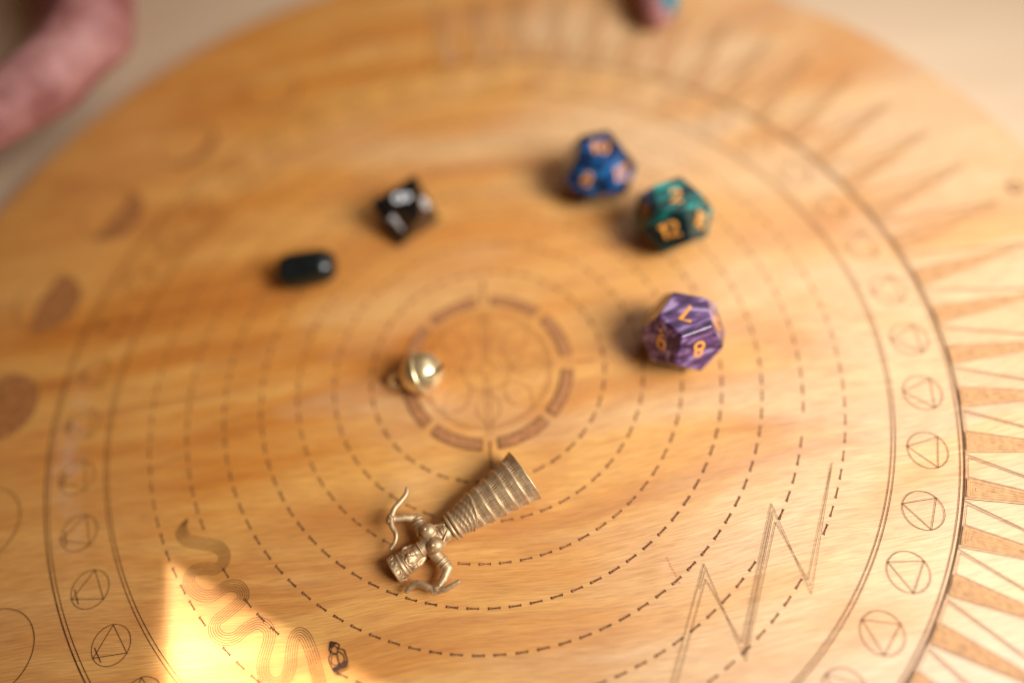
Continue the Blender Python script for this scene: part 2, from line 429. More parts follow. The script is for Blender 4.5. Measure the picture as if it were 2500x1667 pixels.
s.line([tuple(p) for p in catmull([Vector(q) for q in KN_out], 4, True)], 0.22, closed=True)
s.poly(KN_f1); s.poly(KN_f2)
bstroke(s, 'knot_mark', [BURND])
s = Strokes()
for i in range(len(RED) - 1):
    a, b = Vector(RED[i]), Vector(RED[i + 1])
    for t in (0, .35, .7): s.line([tuple(a.lerp(b, t)), tuple(a.lerp(b, t + .2))], 0.12)
bstroke(s, 'pencil_mark', [PENCIL])

# ------------------------------------------------------------------ dice
ELL = lambda cx, cy, rx, ry, a0=0, a1=360, n=20: [(cx + rx * cos(radians(a0 + (a1 - a0) * i / n)), cy + ry * sin(radians(a0 + (a1 - a0) * i / n))) for i in range(n + 1)]
DIG = {
 '0': [ELL(0, 0, .27, .46)], '1': [[(-.16, .28), (.06, .46), (.06, -.46)]],
 '2': [ELL(0, .2, .26, .26, 165, -35, 12) + [(-.27, -.46), (.3, -.46)]],
 '3': [ELL(0, .22, .24, .24, 150, -90, 12) + ELL(0, -.22, .27, .24, 90, -150, 12)[1:]],
 '4': [[(.12, -.46), (.12, .46), (-.3, -.16), (.3, -.16)]],
 '5': [[(.26, .46), (-.2, .46), (-.24, .06)] + ELL(0, -.16, .28, .28, 130, -140, 14)],
 '6': [ELL(0, -.18, .27, .27), [(-.26, -.14), (-.2, .2), (.0, .4), (.18, .46)]],
 '7': [[(-.27, .44), (.27, .44), (-.08, -.46)]],
 '8': [ELL(0, .22, .21, .22), ELL(0, -.22, .27, .25)],
 '9': [ELL(0, .18, .27, .27), [(.26, .14), (.2, -.2), (0., -.4), (-.18, -.46)]],
 '.': [ELL(0, 0, .02, .02)],
}
def digits(text, size, wd):
    """flat rounded strokes: list of polygons in the digit plane (mm)"""
    out = []; n = len(text); dx = 0.62
    for k, ch in enumerate(text):
        ox = (k - (n - 1) / 2) * dx; oy = 0
        if ch == '.': ox = 0; oy = -0.72
        elif '.' in text: ox = 0
        for st in DIG[ch]: out.append([((x + ox) * size, (y + oy) * size) for x, y in st])
    return out
def number_mesh(name, text, size, wd, centre, nrm, up, mat, parent, origin):
    nrm = Vector(nrm).normalized(); up = Vector(up); up = (up - nrm * up.dot(nrm)).normalized(); rt = up.cross(nrm)
    v = []; f = []; h0 = -0.05; hh = 0.045; q = 0
    for st in digits(text, size, wd):
        # resample then rounded ribbon with a shallow crown
        P = [Vector(p) for p in st]
        hh2 = hh + 0.004 * q; q += 1
        closed = (P[0] - P[-1]).length < 1e-4
        if closed: P = P[:-1]
        n = len(P); base = len(v)
        for i, p in enumerate(P):
            a = P[i - 1] if (i or closed) else p; b = P[(i + 1) % n] if (i < n - 1 or closed) else p
            d = (b - a).normalized(); nn = Vector((-d.y, d.x))
            k = 1.0
            if i and i < n - 1: k = 1 / max(.6, nn.dot(Vector((-(p - a).y, (p - a).x)).normalized()))
            for off, z in ((-1, h0), (-.85, hh2 * .7), (0, hh2), (.85, hh2 * .7), (1, h0)):
                w2 = p + nn * off * wd / 2 * k
                v.append(Vector(centre) + rt * w2.x + up * w2.y + nrm * z)
        for i in range(n if closed else n - 1):
            a = base + 5 * i; b = base + 5 * ((i + 1) % n)
            for j in range(4): f.append((a + j, b + j, b + j + 1, a + j + 1))
        if not closed:
            for end, sg in ((0, -1), (n - 1, 1)):
                p = P[end]; d = (P[1] - P[0]).normalized() if end == 0 else (P[-1] - P[-2]).normalized(); nn = Vector((-d.y, d.x))
                c0 = len(v); v.append(Vector(centre) + rt * p.x + up * p.y + nrm * (hh2 + .002))
                for j in range(9):
                    an = -pi / 2 + pi * j / 8; w2 = p + (d * sg * cos(an) + nn * sin(an)) * wd / 2
                    v.append(Vector(centre) + rt * w2.x + up * w2.y + nrm * hh2 * .6)
                for j in range(8): f.append((c0, c0 + 1 + j, c0 + 2 + j))
    return mesh(name, v, f, mat, parent, origin, smooth=True)
def hull_solid(name, verts, mat, parent, origin, bev):
    bm = bmesh.new()
    for v in verts: bm.verts.new((Vector(v) - origin) * MM)
    bmesh.ops.convex_hull(bm, input=bm.verts)
    bmesh.ops.dissolve_limit(bm, angle_limit=radians(2), verts=bm.verts, edges=bm.edges)
    bmesh.ops.recalc_face_normals(bm, faces=bm.faces)
    bmesh.ops.bevel(bm, geom=list(bm.edges), offset=bev * MM, segments=3, profile=0.6, affect='EDGES')
    me = bpy.data.meshes.new(name); bm.to_mesh(me); bm.free()
    return link(name, me, mat, parent)
def in_plane(dx, dy, n):
    """direction in the plane of normal n that runs along a given direction of the photograph (dx right, dy down)"""
    vv = CR * dx - CU * dy; sN = -vv.dot(n) / CF.dot(n)
    return vv + CF * sN
def pearl(name, stops, scale, sheen=(0.5, 0.5), coat=0.6, seed=0.0, ior=0.5):
    """marbled resin: pearly streaks drawn out one way and folded over"""
    M, nt, b = nmat(name)
    v = coords(nt, (0.32, 1.0, 0.75), (0.5 + seed, 0.35, 0.9 + seed), (seed, seed * 2, 1))
    n1 = noise(nt, v, scale * 3.6, 3, 0.5, 1.1)
    n2 = noise(nt, v, scale * 1.3, 2, 0.5, 0.6)
    fac = math_(nt, 'ADD', math_(nt, 'MULTIPLY', n1, 0.8), math_(nt, 'MULTIPLY', n2, 0.5))
    fac = math_(nt, 'MULTIPLY_ADD', fac, 3.4, -1.74)
    nt.links.new(ramp(nt, fac, stops), b.inputs['Base Color'])
    b.inputs['Metallic'].default_value = sheen[0]; b.inputs['Roughness'].default_value = sheen[1]
    b.inputs['Coat Weight'].default_value = coat; b.inputs['Coat Roughness'].default_value = 0.08
    b.inputs['Specular IOR Level'].default_value = ior
    return M
GOLD = flat('gold_ink', (0.80, 0.335, 0.055), 0.45, 0.4)
WHITE = flat('white_ink', (0.82, 0.84, 0.88), 0.4, 0.4)
PURPLE = pearl('purple_pearl', [(0.10, (0.022, 0.008, 0.034)), (0.42, (0.080, 0.028, 0.115)), (0.66, (0.17, 0.085, 0.24)), (0.95, (0.38, 0.28, 0.49))], 115, (0.25, 0.34), 0.45, 0.3)
BLUE = pearl('blue_pearl', [(0.25, (0.001, 0.005, 0.020)), (0.52, (0.002, 0.022, 0.080)), (0.75, (0.004, 0.075, 0.26)), (0.95, (0.02, 0.20, 0.52))], 75, (0.2, 0.3), 0.5, 1.7)
TEAL = pearl('teal_pearl', [(0.25, (0.001, 0.009, 0.010)), (0.52, (0.002, 0.036, 0.036)), (0.78, (0.003, 0.105, 0.098)), (0.96, (0.02, 0.36, 0.33))], 70, (0.2, 0.3), 0.5, 3.1)
A_ = 0.898053; RT = 0.76393; R2_ = 1.236064; Z2 = 0.236068
def d12(x, y, yaw, ri, mat, label, nums):
    """yaw: direction (deg) of side face 0; nums: {face: (text, size, up-direction in the photograph)}"""
    O = Vector((x, y, 0)); t = root('twelve_sided_die', O, label, 'die', 'gold-numbered twelve-sided dice on the board')
    V = []
    for k in range(5):
        a = radians(yaw + 36 + 72 * k)
        V += [(x + ri * RT * cos(a), y + ri * RT * sin(a), 2 * ri), (x + ri * R2_ * cos(a), y + ri * R2_ * sin(a), ri * (1 + Z2))]
        a = radians(yaw + 72 * k)
        V += [(x + ri * RT * cos(a), y + ri * RT * sin(a), 0), (x + ri * R2_ * cos(a), y + ri * R2_ * sin(a), ri * (1 - Z2))]
    hull_solid('die_body', V, mat, t, O, 0.42)
    for fk, (txt, sz, up) in nums.items():
        if fk == 'top': n = Vector((0, 0, 1))
        elif fk < 5:
            a = radians(yaw + 72 * fk); n = Vector((cos(a) * .894427, sin(a) * .894427, .447214))
        else:
            a = radians(yaw + 36 + 72 * (fk - 5)); n = Vector((cos(a) * .894427, sin(a) * .894427, -.447214))
        c = Vector((x, y, ri)) + n * ri
        upv = in_plane(up[0], up[1], n) if up else Vector((0, 0, -1)) if abs(n.z) < .9 else Vector((1, 0, 0))
        number_mesh('number', txt, sz, sz * 0.19, c, n, upv, GOLD, t, O)
    return t
d12(46.71, -3.10, -150.72, 8.14, PURPLE, 'marbled purple and lilac twelve-sided die with gold 7 on top',
    {'top': ('7', 4.0, (-.38, 1)), 0: ('9.', 3.7, (.12, 1)), 1: ('8', 3.9, (-.02, 1)), 2: ('12', 3.4, None), 3: ('11', 3.4, None), 4: ('10', 3.4, None),
     5: ('5', 3.6, None), 6: ('1', 3.6, None), 7: ('4', 3.6, None), 8: ('2', 3.6, None), 9: ('3', 3.6, None)})
d12(52.69, 30.07, -114.93, 8.14, TEAL, 'dark teal green twelve-sided die with gold numbers beside the blue die',
    {'top': ('2', 4.1, (0, -1)), 0: ('12', 4.0, (-.45, -1)), 1: ('10', 3.9, (.35, -1)), 2: ('9.', 3.6, None), 3: ('8', 3.6, None), 4: ('5', 4.0, (0, -1)),
     5: ('4', 3.6, None), 6: ('3', 3.6, None), 7: ('1', 3.6, None), 8: ('7', 3.6, None), 9: ('6.', 3.6, None)})
d12(37.62, 49.63, -125.35, 8.2, BLUE, 'deep blue twelve-sided die with gold numbers, farthest from the purple die',
    {'top': ('10', 4.1, (0.1, -1)), 0: ('8', 3.9, (.55, -1)), 1: ('12', 3.9, (-.1, -1)), 2: ('9.', 3.6, None), 3: ('11', 3.6, None), 4: ('1', 3.6, (0, -1)),
     5: ('4', 3.6, None), 6: ('3', 3.6, None), 7: ('5', 3.6, None), 8: ('7', 3.6, None), 9: ('6.', 3.6, None)})

def d8(x, y, yaw, a):
    O = Vector((x, y, 0)); h = a * 0.81650; r = a / sqrt(3)
    t = root('eight_sided_die', O, 'glossy black eight-sided die with white numbers near the black stone', 'die')
    V = [(x + r * cos(radians(yaw + 120 * k)), y + r * sin(radians(yaw + 120 * k)), h) for k in range(3)]
    V += [(x + r * cos(radians(yaw + 60 + 120 * k)), y + r * sin(radians(yaw + 60 + 120 * k)), 0) for k in range(3)]
    M, nt, b = nmat('black_plastic'); b.inputs['Base Color'].default_value = (0.006, 0.006, 0.007, 1); b.inputs['Roughness'].default_value = 0.16
    hull_solid('die_body', V, M, t, O, 0.3)
    ctr = Vector((x, y, h / 2)); rin = h / 2
    def num(n, txt, sz, up):
        n = Vector(n).normalized(); upv = in_plane(up[0], up[1], n) if up else Vector((0, 0, 1))
        number_mesh('number', txt, sz, sz * 0.17, ctr + n * rin, n, upv, WHITE, t, O)
    num((0, 0, 1), '8', 4.7, (1, -.12))
    side = lambda ang: (cos(radians(ang)) * .942809, sin(radians(ang)) * .942809, 1 / 3)
    num(side(yaw + 180), '1', 4.6, (-.55, -.8))       # faces next to the top one
    num(side(yaw + 60), '7', 4.8, (.7, -.7))
    num(side(yaw + 300), '6', 4.8, (.9, -.5))
    return t
d8(-14.9, 48.3, 60, 14.3)

# ------------------------------------------------------------------ tumbled black stone
def stone():
    O = Vector((-42.4, 36.0, 0)); t = root('black_stone', O, 'polished black tumbled stone, a stubby rounded cylinder on the board', 'stone')
    M, nt, b = nmat('polished_black_stone')
    f = noise(nt, coords(nt), 320, 4, 0.6)
    nt.links.new(ramp(nt, f, [(0.3, (0.003, 0.005, 0.005)), (0.7, (0.008, 0.013, 0.013))]), b.inputs['Base Color'])
    b.inputs['Roughness'].default_value = 0.17
    bump(nt, b, noise(nt, coords(nt), 260, 3), 0.25, 0.0004)
    bm = bmesh.new(); bmesh.ops.create_icosphere(bm, subdivisions=5, radius=1)
    from mathutils import noise as mn
    for v in bm.verts:
        p = v.co.copy()
        e = 5.0 if p.x < 0 else 3.0                       # squarer on one end
        q = (abs(p.x) ** e + (p.y * p.y + p.z * p.z) ** (e / 2)) ** (-1 / e)
        p *= q
        yy = p.y * (4.75 + 0.1 * p.x) ; zz = p.z * 4.5; xx = p.x * 7.35
        d = 1 + 0.06 * mn.noise(Vector((p.x * 1.3 + 4, p.y * 1.3, p.z * 1.3)))
        v.co = Vector((xx * d - 0.25 * zz * 0, yy * d, zz * d)) * MM
    lo = min(v.co.z for v in bm.verts)
    for v in bm.verts: v.co.z -= lo
    me = bpy.data.meshes.new('stone_body'); bm.to_mesh(me); bm.free()
    me.polygons.foreach_set('use_smooth', [True] * len(me.polygons))
    o = link('stone_body', me, M, t)
    # a chipped, paler facet band is left to the bump; the stone is one piece
stone()

# ------------------------------------------------------------------ swept tubes, blobs and remeshing
def tube(P, R, n=14, cap=True):
    P = [Vector(p) for p in P]; v = []; f = []
    T = [(P[min(i + 1, len(P) - 1)] - P[max(i - 1, 0)]).normalized() for i in range(len(P))]
    nr = T[0].orthogonal().normalized()
    for i, p in enumerate(P):
        nr = (nr - T[i] * nr.dot(T[i])).normalized(); bn = T[i].cross(nr)
        for k in range(n):
            a = 2 * pi * k / n; v.append(p + (nr * cos(a) + bn * sin(a)) * R[i])
    for i in range(len(P) - 1):
        for k in range(n):
            a = i * n + k; b = i * n + (k + 1) % n; f.append((a, b, b + n, a + n))
    if cap:
        f.append(tuple(reversed(range(n)))); f.append(tuple(range((len(P) - 1) * n, len(P) * n)))
    return v, f
def capsule(p0, r0, p1, r1, n=16, fx=1.0):
    p0, p1 = Vector(p0), Vector(p1); d = p1 - p0
    if d.length < 1e-5: d = Vector((0, 0, 1e-3)); p1 = p0 + d
    u = d.normalized(); P = []; R = []
    for k in range(6):
        a = pi / 2 * (1 - k / 5.0); P.append(p0 - u * r0 * sin(a)); R.append(max(r0 * cos(a), r0 * 0.02))
    for k in range(6):
        a = pi / 2 * k / 5.0; P.append(p1 + u * r1 * sin(a)); R.append(max(r1 * cos(a), r1 * 0.02))
    return tube(P, R, n)
def chain(pts):
    """pts: list of (point, radius)"""
    out = []
    for (a, ra), (b, rb) in zip(pts, pts[1:]): out.append(capsule(a, ra, b, rb))
    return out
def ellipsoid(c, r, axes=None, seg=20, ring=12):
    ax = axes or (Vector((1, 0, 0)), Vector((0, 1, 0)), Vector((0, 0, 1))); c = Vector(c); v = []; f = []
    for i in range(ring + 1):
        th = pi * i / ring; st = max(sin(th), 0.01)
        for k in range(seg):
            ph = 2 * pi * k / seg
            v.append(c + ax[0] * r[0] * st * cos(ph) + ax[1] * r[1] * st * sin(ph) + ax[2] * r[2] * cos(th))
    for i in range(ring):
        for k in range(seg):
            a = i * seg + k; b = i * seg + (k + 1) % seg; f.append((a, a + seg, b + seg, b))
    f.append(tuple(range(seg))); f.append(tuple(reversed(range(ring * seg, (ring + 1) * seg))))
    return v, f
def fuse(name, pieces, voxel, mat, parent, origin, smooth_it=4, smooth_f=0.5):
    V = []; Fc = []
    for v, f in pieces:
        o = len(V); V += [Vector(q) for q in v]; Fc += [tuple(i + o for i in q) for q in f]
    me = bpy.data.meshes.new(name); me.from_pydata([(p - origin) for p in V], [], Fc); me.update()
    bm = bmesh.new(); bm.from_mesh(me); bmesh.ops.recalc_face_normals(bm, faces=bm.faces); bm.to_mesh(me); bm.free()
    ob = bpy.data.objects.new(name + '_tmp', me); C.objects.link(ob)
    r = ob.modifiers.new('r', 'REMESH'); r.mode = 'VOXEL'; r.voxel_size = voxel; r.use_smooth_shade = True
    sm = ob.modifiers.new('s', 'SMOOTH'); sm.iterations = smooth_it; sm.factor = smooth_f
    dg = bpy.context.evaluated_depsgraph_get(); ev = ob.evaluated_get(dg)
    out = bpy.data.meshes.new_from_object(ev); out.name = name
    bpy.data.objects.remove(ob); bpy.data.meshes.remove(me)
    out.transform(Matrix.Scale(MM, 4)); out.materials.clear()
    out.polygons.foreach_set('use_smooth', [True] * len(out.polygons))
    return link(name, out, mat, parent)
def torus(c, n, R, r, N1=40, N2=10, squash=None):
    """ring about axis n; squash=(axis, factor) flattens it"""
    c = Vector(c); n = Vector(n).normalized(); x = n.orthogonal().normalized(); y = n.cross(x); v = []; f = []
    for i in range(N1):
        a = 2 * pi * i / N1; d = x * cos(a) + y * sin(a)
        for k in range(N2):
            b = 2 * pi * k / N2; p = d * (R + r * cos(b)) + n * r * sin(b)
            if squash: p = p - squash[0] * p.dot(squash[0]) * (1 - squash[1])
            v.append(c + p)
    for i in range(N1):
        for k in range(N2):
            a = i * N2 + k; b = i * N2 + (k + 1) % N2; c2 = ((i + 1) % N1) * N2
            f.append((a, c2 + k, c2 + (k + 1) % N2, b))
    return v, f

# ------------------------------------------------------------------ brass jingle bell
def bell():
    O = Vector((-15.2, -0.6, 0)); t = root('jingle_bell', O, 'small shiny brass jingle bell with its loop lying over, on the centre rosette', 'bell')
    M, nt, b = nmat('polished_brass')
    f = noise(nt, coords(nt), 250, 3)
    nt.links.new(ramp(nt, f, [(0.3, (0.78, 0.60, 0.30)), (0.7, (0.88, 0.74, 0.46))]), b.inputs['Base Color'])
    b.inputs['Metallic'].default_value = 0.8; b.inputs['Roughness'].default_value = 0.30
    D, nt2, b2 = nmat('bell_inside'); b2.inputs['Base Color'].default_value = (0.02, 0.013, 0.006, 1)
    ax = Vector((-0.94, 0.02, -0.34)).normalized()          # points at the loop
    R = 5.15; c = Vector((O.x, O.y, R))
    x = ax.orthogonal().normalized(); y = ax.cross(x)
    v = []; fc = []; n = 64; prof = []
    for i in range(33):
        th = pi * i / 32; rr = R * sin(th); zz = R * cos(th) * 1.04
        prof.append((max(rr, .02), zz))
    prof = prof[:16] + [(R + .02, .45), (R + .28, .32), (R + .28, -.32), (R + .02, -.45)] + prof[17:]
    for r, z in prof:
        for k in range(n):
            a = 2 * pi * k / n; v.append(c + ax * z + x * r * cos(a) + y * r * sin(a))
    for i in range(len(prof) - 1):
        for k in range(n):
            a = i * n + k; b_ = i * n + (k + 1) % n; fc.append((a, a + n, b_ + n, b_))
    # two crossing slots are cut out of the far half
    keep = []; 
    for q in fc:
        m = sum((v[i] for i in q), Vector()) / 4 - c
        lz = m.dot(ax); lx = m.dot(x); ly = m.dot(y)
        slot = lz < -0.6 and (abs(lx) < 0.42 and abs(ly) < 4.4)
        if not slot: keep.append(q)
    mesh('bell_shell', v, keep, M, t, O, smooth=True)
    vi, fi = ellipsoid(c, (R - .35,) * 3, None, 32, 20); mesh('bell_inside', vi, fi, D, t, O, smooth=True)
    lc = c + ax * (R + 1.5); nn = Vector((0.15, 0.9, -0.4)); nn = (nn - ax * nn.dot(ax)).normalized()
    mesh('loop', *torus(lc, nn, 1.9, 0.62), M, t, O, smooth=True)
bell()

# ------------------------------------------------------------------ bronze figurine lying on its back
def bronze():
    M, nt, b = nmat('matte_bronze')
    f = noise(nt, coords(nt), 900, 4, 0.6); g = noise(nt, coords(nt), 220, 3)
    c = ramp(nt, f, [(0.3, (0.49, 0.34, 0.185)), (0.7, (0.70, 0.51, 0.305))])
    nt.links.new(mix(nt, ramp(nt, g, [(0.42, (0.35,)), (0.6, (0,))]), c, (0.38, 0.235, 0.125)), b.inputs['Base Color'])
    b.inputs['Metallic'].default_value = 0.66
    nt.links.new(math_(nt, 'MULTIPLY_ADD', f, 0.25, 0.38), b.inputs['Roughness'])
    bump(nt, b, math_(nt, 'ADD', f, g), 0.45, 0.00012)
    return M
def figurine():
    BR = bronze()
    O = Vector((-9.0, -37.5, 0))
    t = root('goddess_figurine', O, 'bronze figurine in a tiered bell skirt lying on its back, holding curved snakes', 'figurine')
    HEM = Vector((5.1, -30.0, 5.3)); WST = Vector((-12.3, -38.3, 4.1))
    ax = (WST - HEM).normalized(); Lk = (WST - HEM).length
    side = Vector((0, 0, 1)).cross(ax).normalized(); upv = ax.cross(side)      # side: towards the far arm or near arm, upv: front
    if side.y > 0: side = -side                                            # side points to the near (camera) arm
    def frame(s_, rx, rz, n, fn=None):
        c = HEM + ax * s_; out = []
        for k in range(n):
            a = 2 * pi * k / n; q = 1.0 if fn is None else fn(a)
            out.append(c + side * rx * cos(a) * q + upv * rz * sin(a) * q)
        return out
    def loft(rings, cap0=True, cap1=True):
        n = len(rings[0]); v = [p for r in rings for p in r]; f = []
        for i in range(len(rings) - 1):
            for k in range(n):
                a = i * n + k; b = i * n + (k + 1) % n; f.append((a, b, b + n, a + n))
        if cap0: f.append(tuple(reversed(range(n))))
        if cap1: f.append(tuple(range((len(rings) - 1) * n, len(rings) * n)))
        return v, f
    # half width and half depth of the skirt along its length (0 = hem)
    def prof(s_):
        u = max(0, min(1, s_ / Lk)); wx = 6.15 * (1 - u) ** 0.92 + 2.25 * u ** 1.25 + 0.55 * sin(pi * u) * u
        return wx
    skirt = mesh('skirt', *loft([frame(s_, prof(s_) - .35, (prof(s_) - .35) * .84, 96) for s_ in [0.3] + [Lk * i / 12 for i in range(1, 13)]]), BR, t, O, smooth=True)
    NT = 7; TL = (Lk - 0.6) / NT; n = 240
    for k in range(NT):
        s0 = k * TL; rings = []
        rng = random.Random(k)
        ph = rng.random() * 6; nt_ = int(30 * prof(s0) / 3.0)
        jit = [rng.uniform(.35, 1.0) for _ in range(nt_ + 1)]
        for q, (ds, add, tooth) in enumerate([(0.0, -.25, 0), (0.02, .10, 0), (0.07, .16, 0), (0.15, .12, 0), (0.3, .05, 0), (0.50, .03, .5), (0.62, -.03, 1), (0.78, -.08, 1), (0.90, -.10, .8), (0.96, -.04, 0.2), (1.0, -.03, 0), (1.0, -.3, 0)]):
            s_ = s0 + ds * TL; w_ = prof(s_) + add
            wob = 0.03 * sin(s_ * 3 + k)
            def fn(a, w_=w_, tooth=tooth):
                i = int((a / (2 * pi)) * nt_) % nt_; fr = (a / (2 * pi) * nt_) % 1
                d = 0.22 * jit[i] * tooth if fr < .45 else 0
                return 1 - d / w_ + 0.008 * sin(5 * a + ph) / 1
            rings.append(frame(s_ + wob, w_, w_ * .84, n, fn))
        o = mesh('tier', *loft(rings, False, False), BR, skirt, O, smooth=False)
        o.location = (0, 0, 0)
    # apron over the front
    v = []; f = []; NU, NV = 44, 26
    def apron(u, w_, lift):
        a = pi / 2 + u * radians(88)                        # around the front; u=+1 far side
        vend = 5.0 + 1.5 * u + (0.9 - 1.9 * u * u)          # how far it hangs down
        s_ = Lk - 0.9 - vend * w_
        r = prof(s_) + lift
        c = HEM + ax * s_
        return c + side * r * cos(a) + upv * r * .84 * sin(a)
    for i in range(NU + 1):
        for j in range(NV + 1):
            u = -1 + 2 * i / NU; w_ = j / NV
            edge = min(1, (1 - w_) / .10) if w_ > .9 else 1
            rim = 0.24 * math.exp(-((w_ - .93) / .045) ** 2)
            q = w_ * 5 + u * 1.1; ribs = 0.17 * (abs((q % 1) - .5) < .12)
            dots = 0.10 * (sin(q * 2 * pi) * sin(u * 30) > .55)
            v.append(apron(u, w_, 0.10 + .16 * edge + rim + ribs + dots - (.4 if j == NV or i in (0, NU) else 0)))
    for i in range(NU):
        for j in range(NV):
            a = i * (NV + 1) + j; f.append((a, a + 1, a + NV + 2, a + NV + 1))
    mesh('apron', v, f, BR, t, O, smooth=True)
    for ds, R_ in ((0.15, 2.72), (-.85, 2.95)):
        mesh('belt', *torus(HEM + ax * (Lk + ds), ax, R_, 0.42, 48, 10, (upv, .86)), BR, t, O, smooth=True)
    # body: torso, neck, head, arms and fists are one surface
    z = lambda x, y, zz: Vector((x, y, zz))
    CH = z(-17.0, -40.6, 4.0)
    pcs = []
    ell = lambda c, a, b_, d: ellipsoid(c, (a, b_, d), (ax, side, upv), 24, 16)
    pcs += [ell(WST + ax * 0.4, 1.6, 2.15, 1.9), ell(z(-14.0, -39.2, 4.2), 2.2, 2.2, 1.95), ell(z(-16.0, -40.1, 4.1), 2.2, 2.75, 2.1), ell(CH + ax * .4, 1.9, 3.2, 1.9)]
    pcs += [ell(z(-17.2, -38.85, 5.9), 1.75, 1.6, 1.45), ell(z(-15.9, -42.15, 5.9), 1.75, 1.6, 1.45)]
    pcs += [ell(z(-17.75, -38.65, 7.1), .42, .42, .42), ell(z(-16.45, -42.35, 7.1), .42, .42, .42)]
    HEAD = z(-21.9, -43.3, 3.15)
    pcs += chain([(CH + ax * 1.2, 1.75), (z(-20.0, -42.3, 4.0), 1.55), (HEAD, 2.1)])
    pcs += [ell(HEAD, 2.1, 2.35, 2.5), ell(HEAD + ax * 0.6, 1.8, 2.65, 2.2)]
    FV = upv                                                  # face looks up
    fp = lambda along, s2, h: HEAD + ax * along + side * s2 + FV * h
    pcs += chain([(fp(.55, 0, 2.35), .22), (fp(-.35, 0, 2.85), .42)])                       # nose
    pcs += [ell(fp(-.95, 0, 2.3), .22, .62, .35), ell(fp(-1.3, 0, 2.15), .2, .5, .3), ell(fp(-1.75, 0, 1.9), .5, .75, .5)]   # lips, chin
    for e in (-1, 1):
        pcs += [ell(fp(.35, .95 * e, 2.1), .33, .48, .32)]
        pcs += chain([(fp(.85, .35 * e, 2.35), .2), (fp(.95, 1.1 * e, 2.2), .2), (fp(.6, 1.8 * e, 1.6), .18)])
        pcs += [ell(fp(0, 2.35 * e, .9), .75, .4, .55)]                                     # ears
        pcs += chain([(fp(.6, 2.3 * e, .2), .55), (fp(-1.2, 2.1 * e, .1), .6), (fp(-2.6, 1.5 * e, -.2), .5)])    # hair locks
    SF = CH + ax * .7 - side * 2.7; SN = CH + ax * .7 + side * 2.7
    EF = z(-19.6, -34.9, 3.6); HF = z(-25.1, -34.7, 5.2); EN = z(-14.1, -46.6, 3.4); HN = z(-17.1, -50.7, 3.2)
    pcs += chain([(SF, 1.4), (EF, 1.0)]) + chain([(EF, .98), (z(-22.3, -34.6, 4.5), .85), (HF, .66)])
    pcs += chain([(SN, 1.42), (EN, 1.12)]) + chain([(EN, 1.1), (z(-15.3, -48.7, 3.3), .9), (HN, .68)])
    def fist(Hc, rod_dir, arm_dir):
        rod = Vector(rod_dir).normalized(); arm = Vector(arm_dir).normalized(); out = [ellipsoid(Hc, (1.0, 1.0, .95))]
        out_ = (arm - rod * arm.dot(rod)).normalized(); upd = rod.cross(out_)
        if upd.z < 0: upd = -upd
        for k, ln in enumerate((.92, 1.0, .96, .82)):
            b = Hc + rod * (k - 1.5) * .52
            pts = [(b + out_ * (-.15 + .95 * ln * sin(a)) + upd * (.95 * ln * cos(a)), .30) for a in (radians(-10), radians(35), radians(80), radians(125), radians(170))]
            out += chain(pts)
        th = [(Hc - out_ * .5 - rod * .6 + upd * .4, .33), (Hc - out_ * .2 - rod * .1 + upd * 1.05, .3), (Hc + out_ * .35 + rod * .35 + upd * 1.1, .26)]
        return out + chain(th)
    pcs += fist(HF, (0.25, 1, 0), (-1, 0, .2)) + fist(HN, (1, .1, .05), (-.45, -.9, 0))
    fuse('body', pcs, 0.13, BR, t, O, 3, 0.45)
    # collar lines of the bodice, lacing and armlets
    for e in (-1, 1):
        P = [CH + ax * 1.3 + side * 1.9 * e + upv * 1.55, CH - ax * .6 + side * 3.0 * e + upv * 1.35, CH - ax * 2.4 + side * 1.9 * e + upv * 1.75, WST + ax * .9 + side * .7 * e + upv * 2.0]
        P = catmull(P, 6); mesh('bodice_edge', *tube(P, [.24] * len(P), 8), BR, t, O, smooth=True)
    for q in range(3):
        c = WST + ax * (1.5 + .75 * q) + upv * (1.95 + .06 * q)
        mesh('lacing', *tube([c - side * .7, c + upv * .12, c + side * .7], [.16, .2, .16], 8), BR, t, O, smooth=True)
    for p, d, R_ in ((SF.lerp(EF, .62), EF - SF, 1.34), (SF.lerp(EF, .85), EF - SF, 1.24), (SN.lerp(EN, .55), EN - SN, 1.36), (SN.lerp(EN, .80), EN - SN, 1.26)):
        mesh('armlet', *torus(p, d, R_, .2, 32, 8), BR, t, O, smooth=True)
    mesh('necklace', *torus(z(-19.4, -41.95, 4.0), ax, 1.68, .2, 32, 8), BR, t, O, smooth=True)
    # tall hat, flaring to a flat top, with two bands and raised rings
    hb = HEAD + ax * .9; hat_r = [(0, 2.35), (.25, 2.68), (.5, 2.70), (.62, 2.55), (.95, 2.58), (1.1, 2.78), (1.35, 2.80), (1.5, 2.62), (2.3, 2.82), (3.05, 2.98), (3.3, 3.0), (3.45, 2.85), (3.45, 2.2), (3.2, 2.0), (3.2, .05)]
    rings = []
    for s_, r in hat_r:
        c = hb + ax * s_ + upv * (-.15)
        rings.append([c + side * r * cos(2 * pi * k / 64) + upv * r * .92 * sin(2 * pi * k / 64) for k in range(64)])
    hat = mesh('hat', *loft(rings), BR, t, O, smooth=True)
    for k in range(9):
        a = 2 * pi * k / 9 + .3; r = 2.87; c = hb + ax * 2.4 + upv * (-.15) + side * r * cos(a) + upv * r * .92 * sin(a)
        mesh('hat_ornament', *torus(c, side * cos(a) + upv * sin(a) * 1.05, .52, .15, 20, 6), BR, hat, O, smooth=True)
